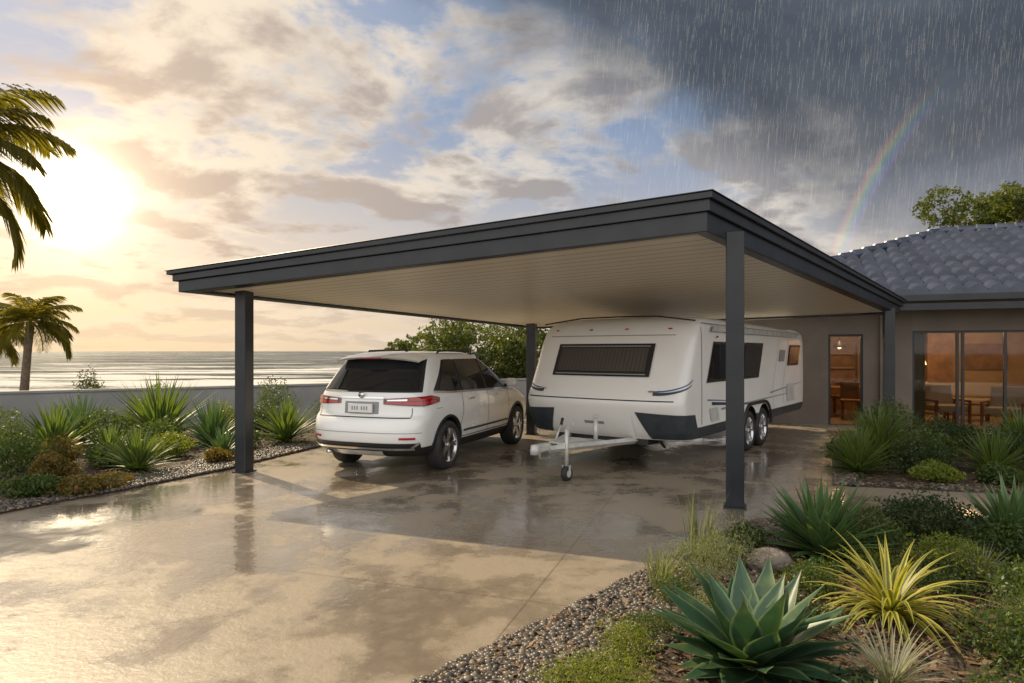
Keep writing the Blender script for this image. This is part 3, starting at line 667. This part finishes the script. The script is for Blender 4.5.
cbody=cb.mesh('body',zs,[M_carav,M_dgrey,M_dark],cv,lambda x,y,z:1 if (z<.62 and x>.5) else 0)
cs=[]
for x in (3.05,3.82):
    for sg in (-1,1):
        c=lathe('c',[(0,-.25),(.385,-.25),(.385,.25),(0,.25)],M_dark,cv,(x,sg*(BW-.1),.38),40,smooth=False); fixn(c,True); cs.append(c)
cut(cbody,cs)
cbody.modifiers.new('es','EDGE_SPLIT').split_angle=R(38)
for x in (3.05,3.82):
    for sg in (-1,1): wheel(cv,x,sg*(BW-.12),.345,.21,sg,8,False)
for sg in (-1,1):
    V=[];F=[];path=[]
    for i in range(15): a=R(180-90*i/14); path.append((3.05+math.cos(a)*.40,.38+math.sin(a)*.40,a))
    for i in range(15): a=R(90-90*i/14); path.append((3.82+math.cos(a)*.40,.38+math.sin(a)*.40,a))
    for (px,pz,a) in path:
        for (k,yo) in ((0,-.02),(0,.03),(.045,.03),(.05,0)): V.append((px+math.cos(a)*k,sg*(BW+yo),pz+math.sin(a)*k))
    for i in range(len(path)-1):
        for j in range(3): a=i*4+j; F.append((a,a+1,a+5,a+4))
    mk('wheel_arch_trim',V,F,M_blk,cv,True)
Q2=cb.qx
def cpatch(nm,q0,q1,z0,z1,off,mat,nu=16,nv=5): return cb.patch(nm,lambda u,v:(q0+(q1-q0)*u,z0+(z1-z0)*v),nu,nv,off,mat,cv)
cpatch('front_window_frame',-.80,.80,1.33,1.80,.018,M_frame)
cpatch('front_window_blind',-.72,.72,1.40,1.73,.026,M_shade)
for i in range(24):
    y=-.69+1.38*i/23; cpatch('blind_fold',y-.004,y+.004,1.41,1.72,.028,M_blk,1,4)
for z_ in (1.36,1.76): cpatch('window_rail',-.74,.74,z_-.008,z_+.008,.024,M_grey,16,1)
for sg in (-1,1):
    cb.patch('corner_guard',lambda u,v:(sg*(.66+.16*(1-v)+(1.0-.16*(1-v))*u),.48+(.38-.05*u)*v),20,6,.012,M_dgrey,cv)
    cb.patch('cap_seam',lambda u,v:(sg*(abs(Q2(.78+.012*u,.65+1.4*v,1))),.65+1.4*v),1,14,.005,M_seam,cv)
    cb.patch('decal_swoosh',lambda u,v:(sg*(.90+.56*u),1.06+.16*u*u+.025*(1-u)+(.045*(1-u*.6))*v),14,1,.006,M_dgrey,cv)
    cb.patch('decal_stripe',lambda u,v:(sg*(.94+.54*u),1.13+.16*u*u+(.02)*v),14,1,.006,M_blue,cv)
    for (x0,x1,z0,dz,h,mt) in ((1.6,5.6,.80,.06,.035,M_grey),(1.2,3.0,.90,-.10,.05,M_dgrey),(1.0,2.6,.98,-.10,.018,M_blue),(4.2,6.5,.92,.12,.03,M_grey)):
        cb.patch('side_decal',lambda u,v:(Q2(x0+(x1-x0)*u,z0+dz*u,sg),z0+dz*u+h*v*(1-.6*u)),12,1,.005,mt,cv)
    for (x0,x1,z0,z1) in ((.98,1.72,1.28,1.80),(2.45,3.40,1.28,1.80),(5.3,6.05,1.45,1.78)):
        cb.patch('side_window_frame',lambda u,v:(Q2(x0-.04+(x1-x0+.08)*u,1.2,sg),z0-.04+(z1-z0+.08)*v),4,4,.014,M_frame,cv)
        cb.patch('side_window',lambda u,v:(Q2(x0+(x1-x0)*u,1.2,sg),z0+(z1-z0)*v),4,4,.020,M_glass,cv)
    cb.patch('awning_roll',lambda u,v:(Q2(1.1+4.9*u,2.0,sg),1.99+.09*v),20,3,.05,M_galv,cv)
    for x in (1.95,4.35,5.05): cb.patch('panel_join',lambda u,v:(Q2(x+.008*u,1,sg),.65+1.3*v),1,8,.004,M_seam,cv)
    cb.patch('hatch',lambda u,v:(Q2(5.3+.6*u,1,sg),.70+.35*v),4,4,.008,M_galv,cv)
    cb.patch('service_hatch',lambda u,v:(Q2(1.05+.35*u,1,sg),.66+.2*v),4,4,.008,M_galv,cv)
    cb.patch('fridge_vent',lambda u,v:(Q2(4.5+.4*u,1,sg),1.5+.22*v),4,4,.010,M_grey,cv)
    cb.patch('marker_light',lambda u,v:(Q2(.9+.07*u,1,sg),1.90+.03*v),2,2,.02,M_red,cv)
    cb.patch('top_rail',lambda u,v:(Q2(.70+5.9*u,2.0,sg),2.095+.02*v),20,1,.012,M_grey,cv)
cpatch('front_join',-1.2,1.2,1.005,1.02,.005,M_seam,26,1)
cpatch('front_top_join',-1.05,1.05,1.92,1.932,.005,M_grey,26,1)
cpatch('front_lower_panel',-.60,.60,.50,.80,.010,M_carav)
cpatch('badge',-.16,.16,.66,.70,.016,M_grey)
for y in (-.9,.9): cpatch('grab_handle',y-.06,y+.06,1.12,1.14,.03,M_chr,4,1)
for y in (-.95,-.3,.3,.95): cpatch('clearance_lamp',y-.03,y+.03,2.0,2.02,.02,M_red,2,1)
tube('roof_bead',[(.62,-1.27,2.13),(.72,-.65,2.215),(.74,0,2.225),(.72,.65,2.215),(.62,1.27,2.13)],.012,M_seam,cv,6)
box('roof_vent',(2.4,0,2.24),(.4,.4,.07),M_carav,cv,b=.02)
for sg in (-1,1): tube('drawbar_rail',[(.7,sg*.72,.43),(-1.25,sg*.05,.43)],.045,M_galv,cv,4,False)
box('chassis',(3.3,0,.42),(6.2,1.5,.09),M_blk,cv)
box('coupling',(-1.36,0,.46),(.3,.11,.10),M_galv,cv,b=.02)
lathe('ball_cup',[(0,.07),(.05,.06),(.06,0),(.06,-.06),(.0,-.06)],M_galv,cv,(-1.5,0,.45),20).rotation_euler=(R(90),0,0)
tube('jockey_post',[(-1.02,-.17,.16),(-1.02,-.17,.68)],.025,M_galv,cv); tube('jockey_handle',[(-1.02,-.17,.68),(-1.02,-.27,.70),(-1.02,-.28,.77)],.010,M_galv,cv,6)
box('jockey_clamp',(-1.02,-.11,.46),(.1,.13,.08),M_galv,cv,b=.01)
lathe('jockey_wheel',[(.03,-.035),(.09,-.035),(.10,-.02),(.10,.02),(.09,.035),(.03,.035)],M_rub,cv,(-1.02,-.17,.10),24); lathe('jockey_hub',[(0,-.04),(.05,-.04),(.05,.04),(0,.04)],M_galv,cv,(-1.02,-.17,.10),16,smooth=False)
for sg in (-1,1): box('jockey_fork',(-1.02,-.17+sg*.05,.15),(.04,.01,.12),M_galv,cv)
tube('handbrake',[(-.95,.05,.5),(-.8,.05,.72)],.013,M_galv,cv,8); tube('handbrake_grip',[(-.81,.05,.70),(-.77,.05,.79)],.02,M_blk,cv,8)
tube('jack_post',[(-.45,-.28,.40),(-.45,-.28,.80)],.03,M_galv,cv); box('jack_cap',(-.45,-.28,.81),(.08,.08,.03),M_galv,cv,b=.01)
tube('gas_tap',[(-.4,.2,.42),(-.4,.2,.64)],.028,M_galv,cv)
box('drawbar_plate',(-.7,0,.475),(.5,.30,.02),M_galv,cv)
box('drawbar_crossmember',(-.28,0,.43),(.06,.62,.07),M_galv,cv)
tube('safety_chain',[(-1.3,.05,.42),(-1.25,.1,.3),(-1.0,.12,.27),(-.8,.15,.4)],.012,M_galv,cv,6)
for x in (.45,6.3):
    for sg in (-1,1): tube('corner_steady',[(x,sg*.8,.44),(x+.2,sg*.8,.3)],.02,M_blk,cv,6)

# ------------------------------------------------------------------ house
hs=empty('rendered_house',(6,15.6,0),-math.atan2(.39,.92))
def wb(nm,x0,x1,y0,y1,z0,z1,mat,b=0): return box(nm,((x0+x1)/2,(y0+y1)/2,(z0+z1)/2),(x1-x0,y1-y0,z1-z0),mat,hs,b=b)
T=.2
wb('wall',-.8,1.38,0,T,0,2.75,M_rend); wb('wall',2.09,3.05,0,T,0,2.75,M_rend); wb('wall',6.6,14,0,T,0,2.75,M_rend)
wb('lintel',1.38,2.09,0,T,2.08,2.75,M_rend); wb('lintel',3.05,6.6,0,T,2.14,2.75,M_rend)
wb('wall_side',-.8,-.6,T,10.6,0,2.75,M_rend); wb('wall_side',13.8,14,T,10.6,0,2.75,M_rend); wb('wall_back',-.8,14,10.6,10.8,0,2.75,M_rend)
wb('pilaster',2.42,2.66,-.10,-.003,0,2.74,M_rend)
wb('floor_slab',-.6,13.8,T,10.6,.0,.02,M_floor); wb('interior_back_wall',-.6,7.6,4.6,4.7,.02,2.7,M_int); wb('interior_partition',2.45,2.6,T,4.6,.02,2.7,M_int); wb('interior_partition',7.6,7.7,T,4.7,.02,2.7,M_int)
wb('ceiling',-.6,13.8,T,10.6,2.7,2.74,M_plate)
wb('soffit',-1.45,14.45,-.65,0,2.752,2.79,M_rend); wb('soffit',-1.45,-.8,0,11.3,2.752,2.79,M_rend)
wb('gutter',-1.5,14.5,-.78,-.65,2.74,2.88,M_steel,b=.01); wb('gutter',-1.62,-1.5,-.78,11.3,2.74,2.88,M_steel,b=.01)
def winframe(x0,x1,z1,mull):
    w=.05
    for x in (x0+w/2,x1-w/2,*mull): wb('window_frame',x-w/2,x+w/2,.06,.14,.02,z1-w,M_frame)
    wb('window_frame',x0,x1,.06,.14,z1-w,z1,M_frame); wb('window_frame',x0,x1,.05,.15,.0,.02,M_frame)
    wb('window_glass',x0+.01,x1-.01,.097,.103,.03,z1-.04,M_pane)
winframe(1.38,2.09,2.08,()); winframe(3.05,6.6,2.14,(3.9,4.0,4.75,5.65))
def curtain(x0,x1,y):
    V=[];F=[];n=60
    for i in range(n+1): x=x0+(x1-x0)*i/n; yy=y+.04*math.sin(i*1.1); V+=[(x,yy,.04),(x,yy,2.2)]
    for i in range(n): F.append((2*i,2*i+2,2*i+3,2*i+1))
    mk('curtain',V,F,M_cush,hs,True)
curtain(3.08,3.35,.35); curtain(6.1,6.6,.35)
def chair(x,y,rz,mat=M_wood):
    e=empty('dining_chair',(x,y,.02),rz,hs)
    for a in (-.18,.18):
        for b_ in (-.18,.18): box('leg',(a,b_,.22),(.035,.035,.44),M_wood,e)
    box('seat',(0,0,.46),(.44,.44,.05),mat,e,b=.015); box('backrest',(0,.21,.72),(.42,.03,.42),mat,e,b=.015)
def armchair(x,y,rz):
    e=empty('armchair',(x,y,.02),rz,hs)
    box('seat',(0,0,.34),(.66,.64,.16),M_cush,e,b=.05); box('backrest',(0,.33,.62),(.66,.12,.52),M_cush,e,rx=R(-12),b=.04)
    for s in (-1,1):
        box('armrest',(s*.37,.02,.52),(.05,.7,.05),M_wood,e,b=.015)
        for b_ in (-.28,.3): box('leg',(s*.37,b_,.25),(.05,.05,.5),M_wood,e)
def table(x,y,w,d,h):
    e=empty('table',(x,y,.02),0,hs); box('top',(0,0,h),(w,d,.04),M_wood,e,b=.01)
    for a in (-1,1):
        for b_ in (-1,1): box('leg',(a*(w/2-.06),b_*(d/2-.06),h/2-.01),(.05,.05,h-.02),M_wood,e)
table(1.7,2.2,1.3,.9,.74); chair(1.3,1.5,R(180)); chair(1.95,1.45,R(170)); chair(1.5,2.95,0)
armchair(3.95,1.5,R(20)); armchair(5.0,1.1,R(-25)); armchair(5.9,1.7,R(-60)); table(4.5,2.3,.9,.5,.4)
wb('sofa',3.6,5.8,3.6,4.4,.02,.45,M_cush,b=.06); wb('sofa_back',3.6,5.8,4.3,4.55,.45,.85,M_cush,b=.05)
wb('picture',4.9,5.9,4.55,4.59,1.2,1.9,M_wood); wb('bookcase',4.05,4.65,4.3,4.59,.86,2.2,M_wood); wb('shelf',.9,2.3,4.35,4.59,.02,1.9,M_wood)
for i in range(4): wb('shelf_board',.95,2.25,4.25,4.35,.4+.4*i,.44+.4*i,M_int)
tube('pendant_cord',[(1.75,2.2,2.7),(1.75,2.2,1.9)],.008,M_blk,hs,6)
M_bulb,t,p=base('lamp_glow',(1,.8,.5)); p.inputs['Emission Color'].default_value=(1,.62,.28,1); p.inputs['Emission Strength'].default_value=6
lathe('pendant_shade',[(0.02,.12),(.16,-.05),(.15,-.06)],M_blk,hs,(1.75,2.2,1.85)).rotation_euler=(R(90),0,0)
lathe('pendant_bulb',[(0,.05),(.05,0),(0,-.05)],M_bulb,hs,(1.75,2.2,1.80),12)
lathe('floor_lamp_shade',[(.1,.15),(.18,-.12)],M_bulb,hs,(3.8,4.0,1.45),20).rotation_euler=(R(90),0,0); tube('floor_lamp_pole',[(3.8,4.0,.02),(3.8,4.0,1.45)],.012,M_blk,hs,6)
for (x,y,z,e_) in ((1.7,1.8,2.3,110),(4.6,2.6,2.3,90)):
    l=bpy.data.lights.new('room_lamp','POINT'); l.energy=e_; l.color=(1,.62,.32); l.shadow_soft_size=.25; o=bpy.data.objects.new('room_lamp',l); o.location=(x,y,z); link(o,hs)
def roof_face(o,a,n,L,D,pitch,z0):
    o=np.array(o,float);a=np.array(a,float);n=np.array(n,float); V=[];F=[]; row=.62; nr=int(D/row)+1
    for r in range(nr):
        v0=r*row; v1=min(v0+row+.04,D); 
        if v0>=D: break
        u0,u1=v0,L-v0; m=max(2,int((u1-u0)/.035)); b0=len(V)
        for i in range(m+1):
            f=i/m; u=u0+(u1-u0)*f; uu0=min(max(u,v0),L-v0); uu1=min(max(u,min(v1,D)),L-min(v1,D))
            wv=.15*abs(math.sin(math.pi*u/.34))**.55
            for (uu,vv,lip) in ((uu0,v0,-.05),(uu0,v0,.10+wv),(uu1,v1,.0+wv)):
                q=o+a*uu+n*vv; V.append((q[0],q[1],z0+pitch*vv+lip-.05))
        for i in range(m):
            c=b0+i*3; F+=[(c,c+3,c+4,c+1),(c+1,c+4,c+5,c+2)]
    mk('roof_tiles',V,F,M_tile,hs,False)
zr=2.87; pt=.36
roof_face((-1.5,-.7),(1,0),(0,1),16,6,pt,zr); roof_face((-1.5,11.3),(0,-1),(1,0),12,6,pt,zr)
roof_face((14.5,11.3),(-1,0),(0,-1),16,6,pt,zr); roof_face((14.5,-.7),(0,1),(-1,0),12,6,pt,zr)
zk=zr+pt*6
for a,b_ in (((-1.5,-.7,zr),(4.5,5.3,zk)),((-1.5,11.3,zr),(4.5,5.3,zk)),((14.5,-.7,zr),(8.5,5.3,zk)),((14.5,11.3,zr),(8.5,5.3,zk)),((4.5,5.3,zk),(8.5,5.3,zk))):
    A=Vector(a);B=Vector(b_); n=int((B-A).length/.42); pts=[];rd=[]
    for i in range(n):
        for k_,r_ in ((0,.15),(.93,.11)): pts.append(A+(B-A)*(i+k_)/n+Vector((0,0,.08))); rd.append(r_)
    tube('ridge_tiles',pts,rd,M_tile,hs,10,False)
wb('patio_beam',2.7,9.5,-.72,-.62,2.56,2.70,M_steel)

# ------------------------------------------------------------------ rain (falls from the storm cloud on the right)
n=13000; X=rng.uniform(2,46,n); Y=rng.uniform(16,46,n); Z=rng.uniform(4.5,32,n)
L=rng.uniform(.3,1.0,n); w=.0018+Y*.00013; dx=L*.10
keep=(X>(30-Z)*.12+rng.normal(0,1.5,n)+.08*Y)&(Z>4.5+.14*X); X,Y,Z,L,w,dx=[a[keep] for a in (X,Y,Z,L,w,dx)]
v=np.stack([np.c_[X-w,Y,Z],np.c_[X+w,Y,Z],np.c_[X+dx+w,Y,Z+L],np.c_[X+dx-w,Y,Z+L]],1).reshape(-1,3)
mk('rain',v,np.arange(len(X)*4).reshape(-1,4),M_rain)

# ------------------------------------------------------------------ world
W=bpy.data.worlds.new('World'); scene.world=W; W.use_nodes=True; nt=W.node_tree; nt.nodes.clear(); t=NT(nt)
out=t.n('ShaderNodeOutputWorld'); bg=t.n('ShaderNodeBackground'); t.l(bg.outputs[0],out.inputs[0])
TS=Vector((-.80,.82,1.0)).normalized(); elev=math.asin(TS.z); az=math.atan2(TS.x,TS.y)
sky=t.n('ShaderNodeTexSky'); sky.sky_type='NISHITA'; sky.sun_disc=False; sky.sun_elevation=elev; sky.sun_rotation=az; sky.dust_density=1.5
D_=t.n('ShaderNodeTexCoord').outputs['Generated']; nz=t.n('ShaderNodeVectorMath',operation='NORMALIZE'); t.l(D_,nz.inputs[0]); Dn=nz.outputs[0]
s=t.n('ShaderNodeSeparateXYZ'); t.l(Dn,s.inputs[0]); x,y,z=s.outputs
el=t.m('ARCSINE',z); azn=t.m('ARCTAN2',x,y)
zc_=t.m('ADD',t.m('MAXIMUM',z,0.0),.20)
cx=t.n('ShaderNodeCombineXYZ'); t.l(t.m('DIVIDE',x,zc_),cx.inputs[0]); t.l(t.m('DIVIDE',y,zc_),cx.inputs[1])
Pc=cx.outputs[0]
def dotv(v):
    d=t.n('ShaderNodeVectorMath',operation='DOT_PRODUCT'); t.l(Dn,d.inputs[0]); d.inputs[1].default_value=v; return d.outputs['Value']
left=t.m('SUBTRACT',1.0,t.ss(azn,-.75,.30))
hor=t.mix(left,(.70,.60,.52),(.94,.71,.44))
zen=t.mix(left,(.25,.34,.50),(.34,.42,.55))
gr_=t.mix(t.ss(el,.04,.36),hor,zen)
nish=t.mix(1.0,sky.outputs[0],(.09,.09,.09),'MULTIPLY')
gr_=t.mix(.18,gr_,nish)
n1=t.noise(Pc,1.75,10,.60,.2)
ofs=t.n('ShaderNodeVectorMath',operation='ADD'); t.l(Pc,ofs.inputs[0]); ofs.inputs[1].default_value=(-.10,.14,0)
n1b=t.noise(ofs.outputs[0],1.75,6,.55,.2)
cm=t.ss(n1,.43,.545)
lit=t.ss(t.m('SUBTRACT',n1b,n1),-.09,.06)
cdark=t.mix(left,(.36,.34,.34),(.57,.46,.37)); clit=t.mix(left,(.76,.70,.63),(.96,.82,.62))
cc=t.mix(lit,cdark,clit)
cc=t.mix(t.m('MULTIPLY',t.m('SUBTRACT',1.0,t.ss(el,.0,.15)),.65),cc,hor)
c1=t.mix(t.m('MULTIPLY',cm,.92),gr_,cc)
# storm
n2=t.noise(Dn,2.6,8,.6,.3); n3=t.noise(Pc,.8,8,.62,.4)
sv=t.m('ADD',t.m('ADD',el,t.m('MULTIPLY',azn,.50)),t.m('MULTIPLY',t.m('SUBTRACT',n2,.5),.36))
st=t.ss(sv,.36,.56)
sc=t.mix(t.ss(n3,.34,.68),(.046,.058,.080),(.125,.147,.18))
sc=t.mix(t.m('MULTIPLY',t.m('SUBTRACT',1.0,t.ss(el,.08,.42)),.6),sc,(.26,.27,.29))
c2=t.mix(st,c1,sc)
# behind the viewer: unseen bright sky added as fill light for the shaded vehicles
back=t.ss(t.m('MULTIPLY',y,-1.0),-.05,.5)
c3=t.mix(back,c2,t.mix(n1,(1.05,1.04,1.02),(1.6,1.57,1.52)))
# veiled sun glow
g=t.m('MAXIMUM',dotv(Vector((-442,655,156)).normalized()),0.0)
g1=t.m('MULTIPLY',t.m('POWER',g,16.0),.20); g2=t.m('MULTIPLY',t.m('POWER',g,200.0),.75); g3=t.m('MULTIPLY',t.m('POWER',g,1500.0),6.0)
gs=t.m('ADD',t.m('ADD',g1,g2),g3)
gc=t.mix(t.m('MINIMUM',gs,1.0),(1,.56,.22),(1,.80,.50))
gm=t.n('ShaderNodeVectorMath',operation='SCALE'); t.l(gc,gm.inputs[0]); t.l(gs,gm.inputs['Scale'])
c4=t.mix(1.0,c3,gm.outputs[0],'ADD')
# rainbow: circle through three sky directions
a_,b_,c_=[Vector(v).normalized() for v in ((328,655,99),(372,655,190),(433,655,271))]
ax=(a_-b_).cross(b_-c_).normalized()
if ax.dot(Vector((1,0,-.2)))<0: ax=-ax
rad=math.acos(ax.dot(a_))
ra=t.m('ARCCOSINE',dotv(ax))
rt=t.m('DIVIDE',t.m('SUBTRACT',ra,rad-R(.75)),R(1.5))
rp=t.n('ShaderNodeValToRGB'); t.l(rt,rp.inputs[0]); E=rp.color_ramp.elements
E[0].position=0; E[0].color=(0,0,0,1); E[1].position=1; E[1].color=(0,0,0,1)
for pz,cl in ((.18,(.22,.08,.5)),(.34,(.05,.25,.7)),(.5,(.1,.6,.25)),(.66,(.8,.7,.1)),(.82,(.9,.2,.06))):
    k_=E.new(pz); k_.color=(*cl,1)
rf=t.m('MULTIPLY',t.m('MULTIPLY',t.ss(el,.03,.13),t.m('SUBTRACT',1.0,t.ss(el,.22,.36))),.13)
rf=t.m('MULTIPLY',rf,t.m('MULTIPLY',t.m('LESS_THAN',azn,.9),t.m('GREATER_THAN',azn,.3)))
rm=t.n('ShaderNodeVectorMath',operation='SCALE'); t.l(rp.outputs[0],rm.inputs[0]); t.l(rf,rm.inputs['Scale'])
c5=t.mix(1.0,c4,rm.outputs[0],'ADD')
c6=t.mix(t.ss(t.m('MULTIPLY',z,-1.0),0.0,.05),c5,(.14,.12,.10))
t.l(c6,bg.inputs[0]); bg.inputs[1].default_value=1.0
# sun
l=bpy.data.lights.new('sun','SUN'); l.energy=5.0; l.color=(1,.82,.55); l.angle=R(.4); o=bpy.data.objects.new('sun',l); o.rotation_euler=TS.to_track_quat('Z','Y').to_euler(); o.location=(0,0,20); link(o)
# camera
cam=bpy.data.cameras.new('camera'); cam.sensor_width=36; cam.lens=655/1024*36; cam.shift_y=9.5/1024; cam.clip_end=20000; cam.clip_start=.05
o=bpy.data.objects.new('camera',cam); o.location=(0,0,1.7); o.rotation_euler=(R(90),0,0); link(o); scene.camera=o
scene.view_settings.view_transform='Standard'; scene.view_settings.look='None'; scene.view_settings.exposure=0
